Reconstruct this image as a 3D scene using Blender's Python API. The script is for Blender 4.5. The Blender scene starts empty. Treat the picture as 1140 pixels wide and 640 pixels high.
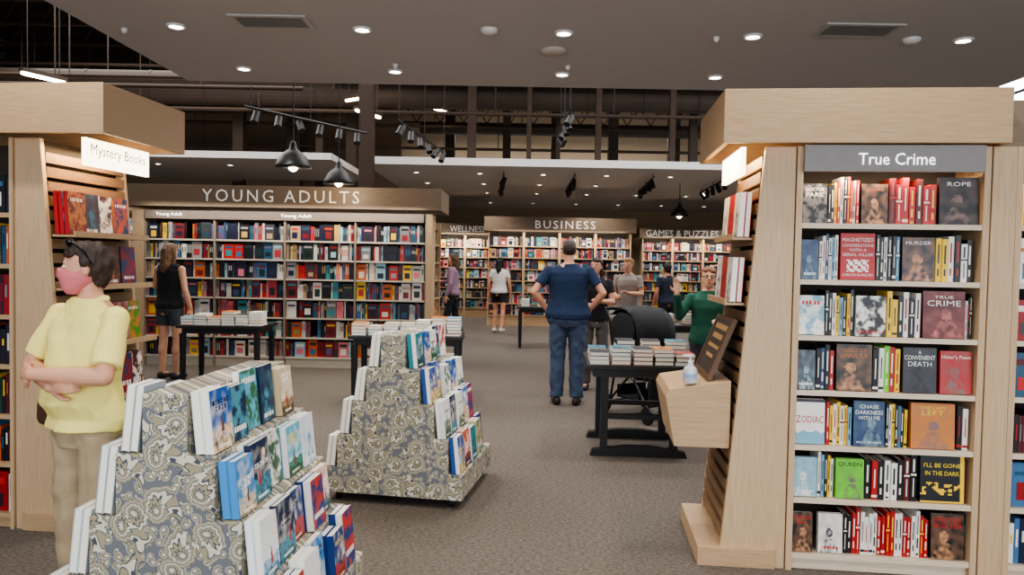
import bpy, math, random
from mathutils import Vector, Matrix, noise
R = random.Random(11)
rad = math.radians
PITCH = rad(1.95); ROLL = 0.018; CAMZ = 1.55; FPX = 823.0
SC = bpy.context.scene
COL = SC.collection
try: SC.view_settings.look = 'AgX - Medium High Contrast'
except Exception: pass
T = Matrix.Translation
def RX(a): return Matrix.Rotation(rad(a), 4, 'X')
def RY(a): return Matrix.Rotation(rad(a), 4, 'Y')
def RZ(a): return Matrix.Rotation(rad(a), 4, 'Z')
I4 = Matrix.Identity(4)
def V(*a): return Vector(a)
def lin(c):
    c = c / 255.0
    return c / 12.92 if c <= .04045 else ((c + .055) / 1.055) ** 2.4
def C(r, g, b): return (lin(r), lin(g), lin(b), 1.0)

# ------------------------------------------------------------------ materials
def newmat(name):
    m = bpy.data.materials.new(name); m.use_nodes = True
    nt = m.node_tree; b = nt.nodes['Principled BSDF']
    return m, nt, b
MATS = {}
def M(name, col=(.5, .5, .5, 1), rough=.6, metal=0, var=.12, scale=18, emit=0, bump=0.0, stretch=(1, 1, 1), trans=0):
    if name in MATS: return MATS[name]
    m, nt, b = newmat(name)
    tc = nt.nodes.new('ShaderNodeTexCoord'); mp = nt.nodes.new('ShaderNodeMapping')
    mp.inputs['Scale'].default_value = stretch
    nz = nt.nodes.new('ShaderNodeTexNoise'); nz.inputs['Scale'].default_value = scale; nz.inputs['Detail'].default_value = 5
    nt.links.new(tc.outputs['Object'], mp.inputs[0]); nt.links.new(mp.outputs[0], nz.inputs['Vector'])
    mx = nt.nodes.new('ShaderNodeMix'); mx.data_type = 'RGBA'
    a = tuple(max(0, x * (1 - var)) for x in col[:3]) + (1,); c2 = tuple(min(1, x * (1 + var)) for x in col[:3]) + (1,)
    mx.inputs[6].default_value = a; mx.inputs[7].default_value = c2
    nt.links.new(nz.outputs['Fac'], mx.inputs[0]); nt.links.new(mx.outputs[2], b.inputs['Base Color'])
    b.inputs['Roughness'].default_value = rough; b.inputs['Metallic'].default_value = metal
    if trans: b.inputs['Transmission Weight'].default_value = trans
    if emit:
        b.inputs['Emission Color'].default_value = col; b.inputs['Emission Strength'].default_value = emit
    if bump:
        bp = nt.nodes.new('ShaderNodeBump'); bp.inputs['Strength'].default_value = bump; bp.inputs['Distance'].default_value = .01
        nt.links.new(nz.outputs['Fac'], bp.inputs['Height']); nt.links.new(bp.outputs[0], b.inputs['Normal'])
    MATS[name] = m
    return m
def wood(name, c1, c2, st, rough=.5):
    if name in MATS: return MATS[name]
    m, nt, b = newmat(name)
    tc = nt.nodes.new('ShaderNodeTexCoord'); mp = nt.nodes.new('ShaderNodeMapping'); mp.inputs['Scale'].default_value = st
    n1 = nt.nodes.new('ShaderNodeTexNoise'); n1.inputs['Scale'].default_value = 7; n1.inputs['Detail'].default_value = 8; n1.inputs['Distortion'].default_value = .4
    cr = nt.nodes.new('ShaderNodeValToRGB'); cr.color_ramp.elements[0].position = .2; cr.color_ramp.elements[1].position = .8
    cr.color_ramp.elements[0].color = c1; cr.color_ramp.elements[1].color = c2
    nt.links.new(tc.outputs['Object'], mp.inputs[0]); nt.links.new(mp.outputs[0], n1.inputs['Vector'])
    nt.links.new(n1.outputs['Fac'], cr.inputs[0]); nt.links.new(cr.outputs[0], b.inputs['Base Color'])
    b.inputs['Roughness'].default_value = rough
    MATS[name] = m; return m
OAK_H = wood('oak_horizontal', C(166, 134, 100), C(192, 162, 126), (1.0, 20, 20))
OAK_V = wood('oak_vertical', C(176, 146, 112), C(202, 174, 140), (20, 20, .8))
OAK_D = wood('oak_slats', C(108, 80, 54), C(138, 106, 76), (20, 1.2, 20))
WAL_H = wood('brown_wood', C(102, 84, 66), C(128, 108, 88), (1.2, 18, 18))
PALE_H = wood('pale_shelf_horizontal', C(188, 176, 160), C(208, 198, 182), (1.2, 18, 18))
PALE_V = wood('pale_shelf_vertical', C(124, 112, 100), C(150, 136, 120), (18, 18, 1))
WSH_H = wood('whitish_oak_shelf', C(196, 178, 154), C(218, 202, 180), (1.2, 18, 18))
BLACK = M('black_paint', C(24, 24, 26), .45)
DARK = M('dark_gap', C(34, 26, 20), .8)
BACKP = M('dark_back_panel', C(60, 52, 46), .8)
WHITE = M('white_paint', C(225, 222, 218), .7, var=.03)
def bookmat():
    m, nt, b = newmat('printed_cover')
    a = nt.nodes.new('ShaderNodeVertexColor'); a.layer_name = 'Col'
    nt.links.new(a.outputs['Color'], b.inputs['Base Color'])
    nz = nt.nodes.new('ShaderNodeTexNoise'); nz.inputs['Scale'].default_value = 60
    tc = nt.nodes.new('ShaderNodeTexCoord'); nt.links.new(tc.outputs['Object'], nz.inputs['Vector'])
    mr = nt.nodes.new('ShaderNodeMapRange'); mr.inputs[3].default_value = .28; mr.inputs[4].default_value = .5
    nt.links.new(nz.outputs['Fac'], mr.inputs[0]); nt.links.new(mr.outputs[0], b.inputs['Roughness'])
    return m
BOOK = bookmat()
def carpet():
    m, nt, b = newmat('woven_carpet')
    tc = nt.nodes.new('ShaderNodeTexCoord')
    mp = nt.nodes.new('ShaderNodeMapping'); mp.inputs['Scale'].default_value = (.28, 1.3, 1)
    mp2 = nt.nodes.new('ShaderNodeMapping'); mp2.inputs['Scale'].default_value = (1, .8, 1)
    nt.links.new(tc.outputs['Object'], mp.inputs[0]); nt.links.new(tc.outputs['Object'], mp2.inputs[0])
    n1 = nt.nodes.new('ShaderNodeTexNoise'); n1.inputs['Scale'].default_value = 120; n1.inputs['Detail'].default_value = 3
    n2 = nt.nodes.new('ShaderNodeTexNoise'); n2.inputs['Scale'].default_value = 60; n2.inputs['Detail'].default_value = 8
    nt.links.new(mp.outputs[0], n1.inputs['Vector']); nt.links.new(mp2.outputs[0], n2.inputs['Vector'])
    ad = nt.nodes.new('ShaderNodeMath'); ad.operation = 'MULTIPLY_ADD'; ad.inputs[1].default_value = .4
    nt.links.new(n2.outputs['Fac'], ad.inputs[0])
    m2 = nt.nodes.new('ShaderNodeMath'); m2.operation = 'MULTIPLY'; m2.inputs[1].default_value = .6
    nt.links.new(n1.outputs['Fac'], m2.inputs[0]); nt.links.new(m2.outputs[0], ad.inputs[2])
    cr = nt.nodes.new('ShaderNodeValToRGB')
    cr.color_ramp.elements[0].position = .34; cr.color_ramp.elements[1].position = .66
    cr.color_ramp.elements[0].color = C(58, 52, 47); cr.color_ramp.elements[1].color = C(118, 108, 99)
    nt.links.new(ad.outputs[0], cr.inputs[0]); nt.links.new(cr.outputs[0], b.inputs['Base Color'])
    b.inputs['Roughness'].default_value = .95
    bp = nt.nodes.new('ShaderNodeBump'); bp.inputs['Strength'].default_value = .25; bp.inputs['Distance'].default_value = .01
    nt.links.new(n1.outputs['Fac'], bp.inputs['Height']); nt.links.new(bp.outputs[0], b.inputs['Normal'])
    return m
def paisley():
    m, nt, b = newmat('paisley_fabric')
    L = nt.links.new; N = nt.nodes.new
    def mth(op, a, c=None, d=None):
        n = N('ShaderNodeMath'); n.operation = op
        for i, q in enumerate((a, c, d)):
            if q is None: continue
            if isinstance(q, (int, float)): n.inputs[i].default_value = q
            else: L(q, n.inputs[i])
        return n.outputs[0]
    tc = N('ShaderNodeTexCoord'); sp = N('ShaderNodeSeparateXYZ'); L(tc.outputs['Object'], sp.inputs[0])
    u = mth('ADD', sp.outputs[0], sp.outputs[1])
    cb = N('ShaderNodeCombineXYZ'); L(u, cb.inputs[0]); L(sp.outputs[2], cb.inputs[1])
    nz = N('ShaderNodeTexNoise'); nz.inputs['Scale'].default_value = 9; L(cb.outputs[0], nz.inputs['Vector'])
    vm = N('ShaderNodeVectorMath'); vm.operation = 'MULTIPLY_ADD'; vm.inputs[1].default_value = (.05, .05, 0)
    L(nz.outputs['Color'], vm.inputs[0]); L(cb.outputs[0], vm.inputs[2])
    def motif(sc, rnd, petals):
        s = N('ShaderNodeVectorMath'); s.operation = 'SCALE'; s.inputs[3].default_value = sc; L(vm.outputs[0], s.inputs[0])
        vo = N('ShaderNodeTexVoronoi'); vo.voronoi_dimensions = '2D'; vo.inputs['Scale'].default_value = 1; vo.inputs['Randomness'].default_value = rnd
        L(s.outputs[0], vo.inputs['Vector'])
        d = N('ShaderNodeVectorMath'); d.operation = 'SUBTRACT'; L(s.outputs[0], d.inputs[0]); L(vo.outputs['Position'], d.inputs[1])
        q = N('ShaderNodeSeparateXYZ'); L(d.outputs[0], q.inputs[0])
        sc_ = N('ShaderNodeSeparateXYZ'); L(vo.outputs['Color'], sc_.inputs[0])
        ang = mth('ADD', mth('ARCTAN2', q.outputs[1], q.outputs[0]), mth('MULTIPLY', sc_.outputs[0], 6.28))
        tear = mth('MULTIPLY_ADD', mth('COSINE', mth('ADD', ang, mth('MULTIPLY', vo.outputs['Distance'], 4.0))), .5, 1.0)
        r = mth('MULTIPLY', vo.outputs['Distance'], tear)
        sc2 = mth('MULTIPLY', mth('SINE', mth('MULTIPLY', ang, petals)), .022)
        return mth('ADD', r, sc2)
    r1 = motif(7.4, .75, 13.0); r2 = motif(24.0, .9, 6.0)
    def ramp(fac, stops):
        cr = N('ShaderNodeValToRGB'); cr.color_ramp.interpolation = 'CONSTANT'; e = cr.color_ramp.elements
        e[0].position = stops[0][0]; e[0].color = stops[0][1]; e[1].position = stops[1][0]; e[1].color = stops[1][1]
        for p, c in stops[2:]:
            k = e.new(p); k.color = c
        L(fac, cr.inputs[0]); return cr.outputs[0]
    SL = C(108, 110, 114); CR = C(204, 196, 176); TN = C(156, 146, 118); DK = C(76, 80, 88)
    a = ramp(r1, [(0, CR), (.06, DK), (.10, TN), (.16, DK), (.18, CR), (.25, SL), (.28, TN), (.33, DK), (.35, CR), (.39, DK), (.41, TN), (.45, DK)])
    c = ramp(r2, [(0, CR), (.12, DK), (.16, TN), (.24, SL), (.30, CR), (.36, SL)])
    mx = N('ShaderNodeMix'); mx.data_type = 'RGBA'
    L(mth('GREATER_THAN', r1, .47), mx.inputs[0]); L(a, mx.inputs[6]); L(c, mx.inputs[7])
    L(mx.outputs[2], b.inputs['Base Color'])
    b.inputs['Roughness'].default_value = .9
    return m
PAIS = paisley()
CARPET = carpet()

# ------------------------------------------------------------------ mesh builder
class MB:
    def __init__(s, Mx=I4):
        s.v = []; s.f = []; s.m = []; s.c = []; s.mi = 0; s.col = (1, 1, 1, 1); s.M = Mx
    def add(s, pts, faces, Mx=None):
        n = len(s.v); mm = s.M @ Mx if Mx is not None else s.M
        s.v += [tuple(mm @ Vector(p)) for p in pts]
        for f in faces:
            s.f.append([i + n for i in f]); s.m.append(s.mi); s.c.append(s.col)
    def quad(s, a, b, c, d, col=None, Mx=None):
        o = s.col
        if col: s.col = col
        s.add([a, b, c, d], [(0, 1, 2, 3)], Mx); s.col = o
    def box(s, x0, x1, y0, y1, z0, z1, Mx=None):
        s.add([(x0, y0, z0), (x1, y0, z0), (x1, y1, z0), (x0, y1, z0), (x0, y0, z1), (x1, y0, z1), (x1, y1, z1), (x0, y1, z1)],
              [(0, 3, 2, 1), (4, 5, 6, 7), (0, 1, 5, 4), (1, 2, 6, 5), (2, 3, 7, 6), (3, 0, 4, 7)], Mx)
    def prism(s, poly, y0, y1, Mx=None):
        n = len(poly)
        p = [(x, y0, z) for x, z in poly] + [(x, y1, z) for x, z in poly]
        f = [tuple(range(n)), tuple(range(2 * n - 1, n - 1, -1))]
        for i in range(n):
            j = (i + 1) % n; f.append((i, i + n, j + n, j))
        s.add(p, f, Mx)
    def loft(s, rings, Mx=None):
        n = len(rings[0]); p = [q for r in rings for q in r]; f = []
        for k in range(len(rings) - 1):
            for i in range(n):
                j = (i + 1) % n
                f.append((k * n + i, k * n + j, (k + 1) * n + j, (k + 1) * n + i))
        f.append(tuple(range(n - 1, -1, -1))); f.append(tuple(range((len(rings) - 1) * n, len(rings) * n)))
        s.add(p, f, Mx)
    def lathe(s, prof, n=20, Mx=None):
        s.loft([[(r * math.cos(2 * math.pi * i / n), r * math.sin(2 * math.pi * i / n), z) for i in range(n)] for r, z in prof], Mx)
    def ell(s, c, r, Mx=None, n=14, k=8):
        pr = []
        for i in range(k + 1):
            a = -math.pi / 2 + math.pi * i / k
            pr.append((max(.02, math.cos(a)), math.sin(a)))
        m = T(Vector(c)) @ Matrix.Diagonal((r[0], r[1], r[2], 1))
        if Mx is not None: m = Mx @ m
        s.lathe(pr, n, m)
    def tube(s, p0, p1, r0, r1, n=12, rnd=True, Mx=None, flat=1.0):
        p0 = Vector(p0); p1 = Vector(p1); d = p1 - p0; L = d.length
        if L < 1e-6: return
        q = d.to_track_quat('Z', 'Y').to_matrix().to_4x4()
        pr = []
        if rnd:
            for a in (-80, -55, -25): pr.append((r0 * math.cos(rad(a)), r0 * math.sin(rad(a))))
        pr += [(r0, 0), (r1, L)]
        if rnd:
            for a in (25, 55, 80): pr.append((r1 * math.cos(rad(a)), L + r1 * math.sin(rad(a))))
        m = T(p0) @ q @ Matrix.Diagonal((1, flat, 1, 1))
        if Mx is not None: m = Mx @ m
        s.lathe(pr, n, m)
    def path(s, pts, r, n=8, Mx=None):
        for a, b in zip(pts[:-1], pts[1:]): s.tube(a, b, r, r, n, True, Mx)
    def rings(s, rr, Mx=None, n=20, e=2.0):
        out = []
        for t in rr:
            z, rx, ry, cy = t[:4]; cx = t[4] if len(t) > 4 else 0
            o = []
            for i in range(n):
                a = 2 * math.pi * i / n; ca, sa = math.cos(a), math.sin(a)
                o.append((cx + rx * math.copysign(abs(ca) ** (2 / e), ca), cy + ry * math.copysign(abs(sa) ** (2 / e), sa), z))
            out.append(o)
        s.loft(out, Mx)

def mesh(mb, name, mats, smooth=False):
    me = bpy.data.meshes.new(name)
    me.from_pydata(mb.v, [], mb.f)
    for m in mats: me.materials.append(m)
    me.polygons.foreach_set('material_index', mb.m)
    if BOOK in mats:
        at = me.color_attributes.new('Col', 'FLOAT_COLOR', 'CORNER')
        buf = []
        for f, c in zip(mb.f, mb.c): buf += list(c) * len(f)
        at.data.foreach_set('color', buf)
    if smooth: me.polygons.foreach_set('use_smooth', [True] * len(mb.f))
    me.update()
    return me
def meta(o, label=None, cat=None, group=None, kind=None):
    if label: o['label'] = label
    if cat: o['category'] = cat
    if group: o['group'] = group
    if kind: o['kind'] = kind
def obj(name, mb, mats, Mx=I4, parent=None, label=None, cat=None, group=None, kind=None, smooth=False, bevel=0):
    if not isinstance(mats, (list, tuple)): mats = [mats]
    me = mb if isinstance(mb, bpy.types.Mesh) else mesh(mb, name, mats, smooth)
    o = bpy.data.objects.new(name, me); COL.objects.link(o)
    if parent: o.parent = parent
    o.matrix_local = Mx
    meta(o, label, cat, group, kind)
    if bevel:
        b = o.modifiers.new('bevel', 'BEVEL'); b.width = bevel; b.segments = 2; b.limit_method = 'ANGLE'
    return o
def root(name, Mx, label, cat, group=None):
    o = bpy.data.objects.new(name, None); o.empty_display_size = .1; COL.objects.link(o)
    o.matrix_world = Mx; meta(o, label, cat, group); return o
def textmesh(s, mat, sp=1.0):
    cu = bpy.data.curves.new('txt', 'FONT'); cu.body = s; cu.align_x = 'CENTER'; cu.align_y = 'CENTER'; cu.size = 1; cu.extrude = 0
    cu.resolution_u = 2; cu.space_character = sp
    o = bpy.data.objects.new('txt', cu); COL.objects.link(o)
    bpy.context.view_layer.update()
    dg = bpy.context.evaluated_depsgraph_get()
    me = bpy.data.meshes.new_from_object(o.evaluated_get(dg))
    bpy.data.objects.remove(o)
    xs = [v.co.x for v in me.vertices]; ys = [v.co.y for v in me.vertices]
    cx = (max(xs) + min(xs)) / 2; cy = (max(ys) + min(ys)) / 2; w = max(xs) - min(xs); h = max(ys) - min(ys)
    for v in me.vertices: v.co.x = (v.co.x - cx) / w; v.co.y = (v.co.y - cy) / h; v.co.z = 0
    me.materials.clear(); me.materials.append(mat)
    return me, w / h
def text(s, mat, Mx, width, height, parent, name='lettering', sp=1.0):
    me, ar = textmesh(s, mat, sp)
    sx = width; sy = height if height else width / ar
    for v in me.vertices:
        v.co = Vector((v.co.x * sx, 0, v.co.y * sy))
    return obj(name, me, [], Mx, parent)

def light(kind, name, loc, energy, col=(1, 1, 1), rot=I4, size=.2, sy=None, angle=110, parent=None, blend=.6):
    l = bpy.data.lights.new(name, kind); l.energy = energy; l.color = col
    if kind == 'AREA':
        l.size = size
        if sy: l.shape = 'RECTANGLE'; l.size_y = sy
    elif kind == 'SPOT': l.spot_size = rad(angle); l.spot_blend = blend; l.shadow_soft_size = size
    else: l.shadow_soft_size = size
    o = bpy.data.objects.new(name, l); COL.objects.link(o)
    if parent: o.parent = parent
    o.matrix_local = T(Vector(loc)) @ rot
    return o

# ------------------------------------------------------------------ camera
cam = bpy.data.cameras.new('camera'); cam.sensor_width = 36; cam.lens = FPX / 1140 * 36; cam.clip_end = 100
co = bpy.data.objects.new('camera', cam); COL.objects.link(co)
co.matrix_world = T(V(0, 0, CAMZ)) @ Matrix.Rotation(math.pi / 2 - PITCH, 4, 'X') @ Matrix.Rotation(ROLL, 4, 'Z')
SC.camera = co
w = bpy.data.worlds.new('world'); SC.world = w; w.use_nodes = True
w.node_tree.nodes['Background'].inputs[0].default_value = (.8, .87, 1, 1)
w.node_tree.nodes['Background'].inputs[1].default_value = .7

# ------------------------------------------------------------------ setting
CEIL = M('ceiling_paint', C(188, 184, 182), .85, var=.02, scale=3)
CEIL2 = M('soffit_paint', C(214, 212, 210), .85, var=.02, scale=3)
BEIGE = M('beige_wall', C(168, 150, 126), .85, var=.05, scale=2)
WALLG = M('grey_wall', C(130, 120, 110), .85, var=.05, scale=2)
ROOF = M('dark_roof_deck', C(56, 44, 36), .9, var=.3, scale=3)
DUCT = M('duct_metal', C(58, 46, 37), .6, .2, var=.25, scale=4)
STEEL = M('brown_steel', C(58, 44, 34), .7, .2)
def struct(name, f, mat, bevel=0):
    mb = MB(); f(mb); return obj(name, mb, mat, kind='structure', bevel=bevel)
struct('floor', lambda m: m.box(-13, 13, -4, 25, -.1, 0), CARPET)
struct('ceiling', lambda m: m.box(-3.45, 4.85, -4, 7.8, 3.4, 3.6), CEIL)
struct('trim_1', lambda m: m.box(-3.45, 4.85, 7.8, 7.86, 3.4, 3.95), CEIL)
struct('trim_2', lambda m: m.box(-2.84, 9.5, 14, 24.98, 3.36, 3.50), CEIL2)
struct('trim_3', lambda m: m.box(-9.5, -3.3, 13.4, 17, 3.34, 3.46), CEIL2)
struct('wall_back', lambda m: m.box(-13, 13, 25, 25.2, 0, 7.2), BEIGE)
struct('wall_left', lambda m: m.box(-13.2, -13, -4, 25, 0, 7.2), WALLG)
struct('wall_right', lambda m: m.box(9.5, 9.7, -4, 25, 0, 7.2), WALLG)
struct('trim_4', lambda m: m.box(-13, 9.7, 2, 25, 7.0, 7.2), ROOF)
struct('trim_5', lambda m: m.box(-13, -2.9, 19, 19.2, 0, 6.9), M('dark_brown_wall', C(90, 73, 58), .85, var=.1, scale=2))
struct('baseboard_back', lambda m: m.box(-13, 9.5, 24.97, 25, 0, .12), M('white_base', C(200, 195, 190)))
def win(m):
    for k in range(5):
        m.box(9.47, 9.49, 8.2 + k * 2.2, 10.2 + k * 2.2, 3.9, 6.0)
struct('window_1', win, M('daylight_glass', (.85, .93, 1, 1), emit=7))
def winf(m):
    for k in range(6): m.box(9.44, 9.5, 8.0 + k * 2.2, 8.2 + k * 2.2, 3.8, 6.1)
    m.box(9.44, 9.5, 8.0, 19.2, 3.8, 3.9); m.box(9.44, 9.5, 8.0, 19.2, 6.0, 6.1); m.box(9.45, 9.5, 8.0, 19.2, 4.9, 4.95)
struct('trim_6', winf, M('window_frame', C(60, 58, 58)))
for i in range(12):
    y = 9 + i * 1.35
    mb = MB()
    mb.box(-12.9, 9.4, y - .05, y + .05, 6.55, 6.62); mb.box(-12.9, 9.4, y - .05, y + .05, 5.95, 6.0)
    for k in range(29):
        x = -12.9 + k * .75
        mb.tube((x, y, 5.98), (x + .375, y, 6.58), .018, .018, 6, False); mb.tube((x + .375, y, 6.58), (x + .75, y, 5.98), .018, .018, 6, False)
    obj('roof_truss', mb, STEEL, label='brown open-web steel roof truss under the dark deck', cat='truss', group='roof trusses')
def duct(p0, p1, r, lab, mat=DUCT, hs_=1):
    mb = MB(); mb.tube(p0, p1, r, r, 20, False)
    d = (Vector(p1) - Vector(p0)); n = int(d.length / 1.2); d.normalize()
    for i in range(1, n):
        q = Vector(p0) + d * i * 1.2; mb.tube(q, q + d * .05, r * 1.06, r * 1.06, 20, False)
    for i in range(0, n, 2):
        q = Vector(p0) + d * (i * 1.2 + .4); mb.tube(q + V(0, 0, r * .8), V(q.x, q.y, 7.0), .012, .012, 5, False)
    obj('air_duct' if r > .1 else 'ceiling_pipe', mb, mat, label=lab, cat='duct' if r > .1 else 'pipe')
duct((-12.8, 13.9, 4.85), (-3.4, 13.9, 4.85), .15, 'round brown-grey air duct with banded joints')
duct((-12.8, 16.4, 5.15), (9.2, 16.4, 5.15), .26, 'large round air duct crossing the open ceiling')
duct((-2.6, 20.5, 5.2), (9.2, 20.5, 5.2), .16, 'slim round air duct near the beige wall')
for y, z, x1 in ((12.3, 4.35, -3.5), (12.7, 4.6, -3.5), (15.1, 4.55, 9.2), (15.5, 5.5, 9.2), (17.7, 4.75, 9.2), (18.2, 4.3, 9.2), (18.6, 5.3, -3)):
    duct((-12.8, y, z), (x1, y, z), .035, 'thin pipe run across the open ceiling', STEEL)
for x, y, r, zt in ((-2.62, 13.2, .12, 0), (2.9, 22, .14, 3.5), (4.7, 22, .16, 3.5), (-5.4, 18.3, .16, 0), (-3.8, 17.4, .12, 0), (-4.5, 17.2, .08, 0), (-6.4, 17.3, .12, 0), (1.2, 22, .12, 3.5), (-1.9, 22, .14, 3.5), (1.75, 15.6, .06, 3.5), (3.3, 15.6, .06, 3.5), (.3, 15.6, .05, 3.5), (-.9, 15.6, .09, 3.5), (2.5, 18.9, .12, 3.5), (-.2, 18.9, .10, 3.5), (4.1, 17.1, .09, 3.5), (1.0, 17.1, .05, 3.5)):
    mb = MB(); mb.box(x - r, x + r, y - r, y + r, zt, 6.99); mb.box(x - r * 1.4, x + r * 1.4, y - r * 1.4, y + r * 1.4, zt, zt + .05)
    mb.box(x - r * 1.3, x + r * 1.3, y - r * 1.3, y + r * 1.3, 6.85, 6.98)
    obj('column', mb, STEEL, label='dark brown steel column rising to the roof deck', cat='column', group='steel columns')

LENS = M('lamp_lens', (1, .95, .88, 1), emit=16)
mb = MB(); mb.lathe([(.075, 0), (.075, -.012), (.058, -.016), (.05, -.004), (.05, 0)], 24); DL_TRIM = mesh(mb, 'trim_ring', [WHITE])
mb = MB(); mb.lathe([(.05, -.001), (.05, -.008), (.03, -.009)], 20); DL_LENS = mesh(mb, 'lens', [LENS])
def downlight(x, y, z, e, sp=True, s=1):
    r = root('downlight', T(V(x, y, z)), 'small round recessed ceiling light glowing warm white', 'ceiling light', 'recessed ceiling lights')
    obj('trim_ring', DL_TRIM, [], Matrix.Scale(s, 4), r); obj('lens', DL_LENS, [], Matrix.Scale(s, 4), r)
    if sp: light('SPOT', 'lamp', (0, 0, -.05), e, (1, .96, .91), size=.06, angle=125, parent=r)
for px in (195, 400, 622, 830, 1062): downlight((px - 570) / FPX * 6.0, 6.0, 3.4, 95)
for px in (270, 437, 621, 790): downlight((px - 570) / FPX * 7.3, 7.3, 3.4, 75)
for x in (-2.4, -.3, 1.6, 3.4):  # unseen rows overhead, added to light the near aisle
    for y in (1.2, 3.4): downlight(x, y, 3.4, 90)
for i in range(7): downlight(-2 + i * 1.3, 15.2, 3.36, 110, i % 2 == 0, .9)
for i in range(7): downlight(-2 + i * 1.3, 17.2, 3.36, 110, i % 2 == 1, .9)
for i in range(7): downlight(-2 + i * 1.3, 19.4, 3.36, 130, i % 2 == 0, .9)
for i in range(7): downlight(-2 + i * 1.3, 22.6, 3.36, 130, i % 2 == 1, .9)
for i in range(4): downlight(-8.3 + i * 1.4, 14.4, 3.34, 80, i % 2 == 0, .9)
def vent(px, py, Y):
    x = (px - 570) / FPX * Y
    r = root('ceiling_vent', T(V(x, Y, 3.4)), 'rectangular white slotted air vent in the ceiling', 'vent', 'ceiling vents')
    mb = MB(); mb.box(-.3, .3, -.16, -.12, -.012, 0); mb.box(-.3, .3, .12, .16, -.012, 0); mb.box(-.3, -.26, -.12, .12, -.012, 0); mb.box(.26, .3, -.12, .12, -.012, 0)
    obj('frame', mb, M('vent_frame', C(180, 174, 170), .6), I4, r)
    mb = MB()
    for i in range(8): mb.box(-.26, .26, -.115 + i * .03, -.10 + i * .03, -.012, -.002, None)
    obj('louver', mb, M('vent_louver', C(120, 116, 112), .6), I4, r)
vent(301, 37, 5.85); vent(945, 43, 5.8)
def disc(name, px, Y, r0, lab, cat, mat):
    mb = MB(); mb.lathe([(r0, 0), (r0 * .95, -.02), (r0 * .6, -.035), (r0 * .3, -.04)], 20)
    x = (px - 570) / FPX * Y
    obj(name, mb, mat, T(V(x, Y, 3.4)), label=lab, cat=cat, smooth=True)
for px, Y in ((540, 5.95), (1005, 6.0)): disc('smoke_detector', px, Y, .07, 'round white smoke detector on the ceiling', 'smoke detector', WHITE)
disc('ceiling_speaker', 611, 6.5, .12, 'low round beige speaker on the ceiling', 'speaker', M('spk', C(190, 180, 170)))
for px, Y in ((138, 6.1), (790, 6.05), (627, 7.0), (437, 7.05)): disc('fire_sprinkler', px, Y, .025, 'small white fire sprinkler on the ceiling', 'sprinkler', WHITE)

def pendant(x, y, z, w, top, lab):
    r = root('pendant_lamp', T(V(x, y, z)), lab, 'pendant lamp')
    h = w * .66
    mb = MB(); mb.lathe([(w / 2, 0), (w / 2, .02), (w * .46, h * .2), (w * .36, h * .48), (w * .22, h * .68), (w * .11, h * .8), (w * .09, h), (w * .05, h * 1.1), (w * .02, h * 1.15), (w * .02, h * 1.05), (w * .07, h * .78), (w * .2, h * .64), (w * .34, h * .44), (w * .44, h * .18), (w / 2 * .96, .01)], 32)
    obj('lamp_shade', mb, BLACK, I4, r, smooth=True)
    mb = MB(); mb.tube((0, 0, h * 1.1), (0, 0, top - z), .007, .007, 8, False); obj('cord', mb, BLACK, I4, r)
    mb = MB(); mb.ell((0, 0, h * .15), (w * .16, w * .16, w * .2)); obj('bulb', mb, M('warm_bulb', (1, .72, .40, 1), emit=22), I4, r, smooth=True)
    light('POINT', 'lamp', (0, 0, -.04), 25, (1, .8, .55), size=.05, parent=r)
pendant(-2.47, 8.3, 2.56, .40, 7.0, 'black dome pendant lamp on a long cord')
pendant(-2.3, 9.75, 2.54, .40, 7.0, 'black dome pendant lamp with warm bulb glowing')
pendant(3.65, 16.3, 2.62, .42, 3.36, 'small black dome pendant lamp under the soffit')
def track(p0, p1, n, lab, top=None):
    p0 = Vector(p0); p1 = Vector(p1); r = root('track_light', T(p0), lab, 'track light')
    d = p1 - p0
    mb = MB(); mb.tube((0, 0, 0), d, .018, .018, 6, False); obj('track', mb, BLACK, I4, r)
    if top:
        mb = MB()
        for t in (.05, .5, .95): mb.tube(d * t, d * t + V(0, 0, top - (p0.z + d.z * t)), .006, .006, 6, False)
        obj('hanger', mb, BLACK, I4, r)
    for i in range(n):
        q = d * ((i + .5) / n)
        mb = MB(); mb.tube((0, 0, 0), (0, 0, -.07), .012, .012, 8, False)
        a = Vector((R.uniform(-.5, .5), -.5, -.8)).normalized(); c = Vector((0, 0, -.1))
        mb.tube(c - a * .07, c + a * .10, .045, .05, 14, False)
        obj('spotlight_head', mb, BLACK, T(q), r)
track((-3.35, 9.2, 3.42), (-2.2, 11.0, 3.42), 6, 'black ceiling track with spotlights above the tables', 7.0)
track((-1.6, 10, 3.45), (-1.25, 13.5, 3.5), 6, 'black ceiling track with tilted spotlights', 7.0)
track((.75, 10, 3.62), (.85, 14, 3.9), 6, 'black ceiling track hung from thin rods', 7.0)
for x0, x1, n in ((2.75, 2.95, 5), (-.2, -.3, 5), (1.2, 1.25, 4), (4.2, 4.4, 5)):
    track((x0, 14.6, 3.28), (x1, 17.5, 3.28), n, 'black track light fixed under the white soffit', 3.36)
def strip(x0, x1, y, z, yaw):
    L = x1 - x0; r = root('strip_light', T(V(x0, y, z)) @ RZ(yaw), 'long slim fluorescent strip light glowing among the pipes', 'strip light', 'strip lights')
    mb = MB(); mb.box(0, L, -.06, .06, .03, .09); obj('housing', mb, STEEL, I4, r)
    mb = MB(); mb.tube((.1, 0, .09), (.1, 0, 7.0 - z), .008, .008, 6, False); mb.tube((L - .1, 0, .09), (L - .1, 0, 7.0 - z), .008, .008, 6, False); obj('hanger', mb, STEEL, I4, r)
    mb = MB(); mb.tube((.03, 0, .01), (L - .03, 0, .01), .03, .03, 10); obj('tube', mb, M('strip_glow', (1, .8, .5, 1), emit=24), I4, r)
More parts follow.
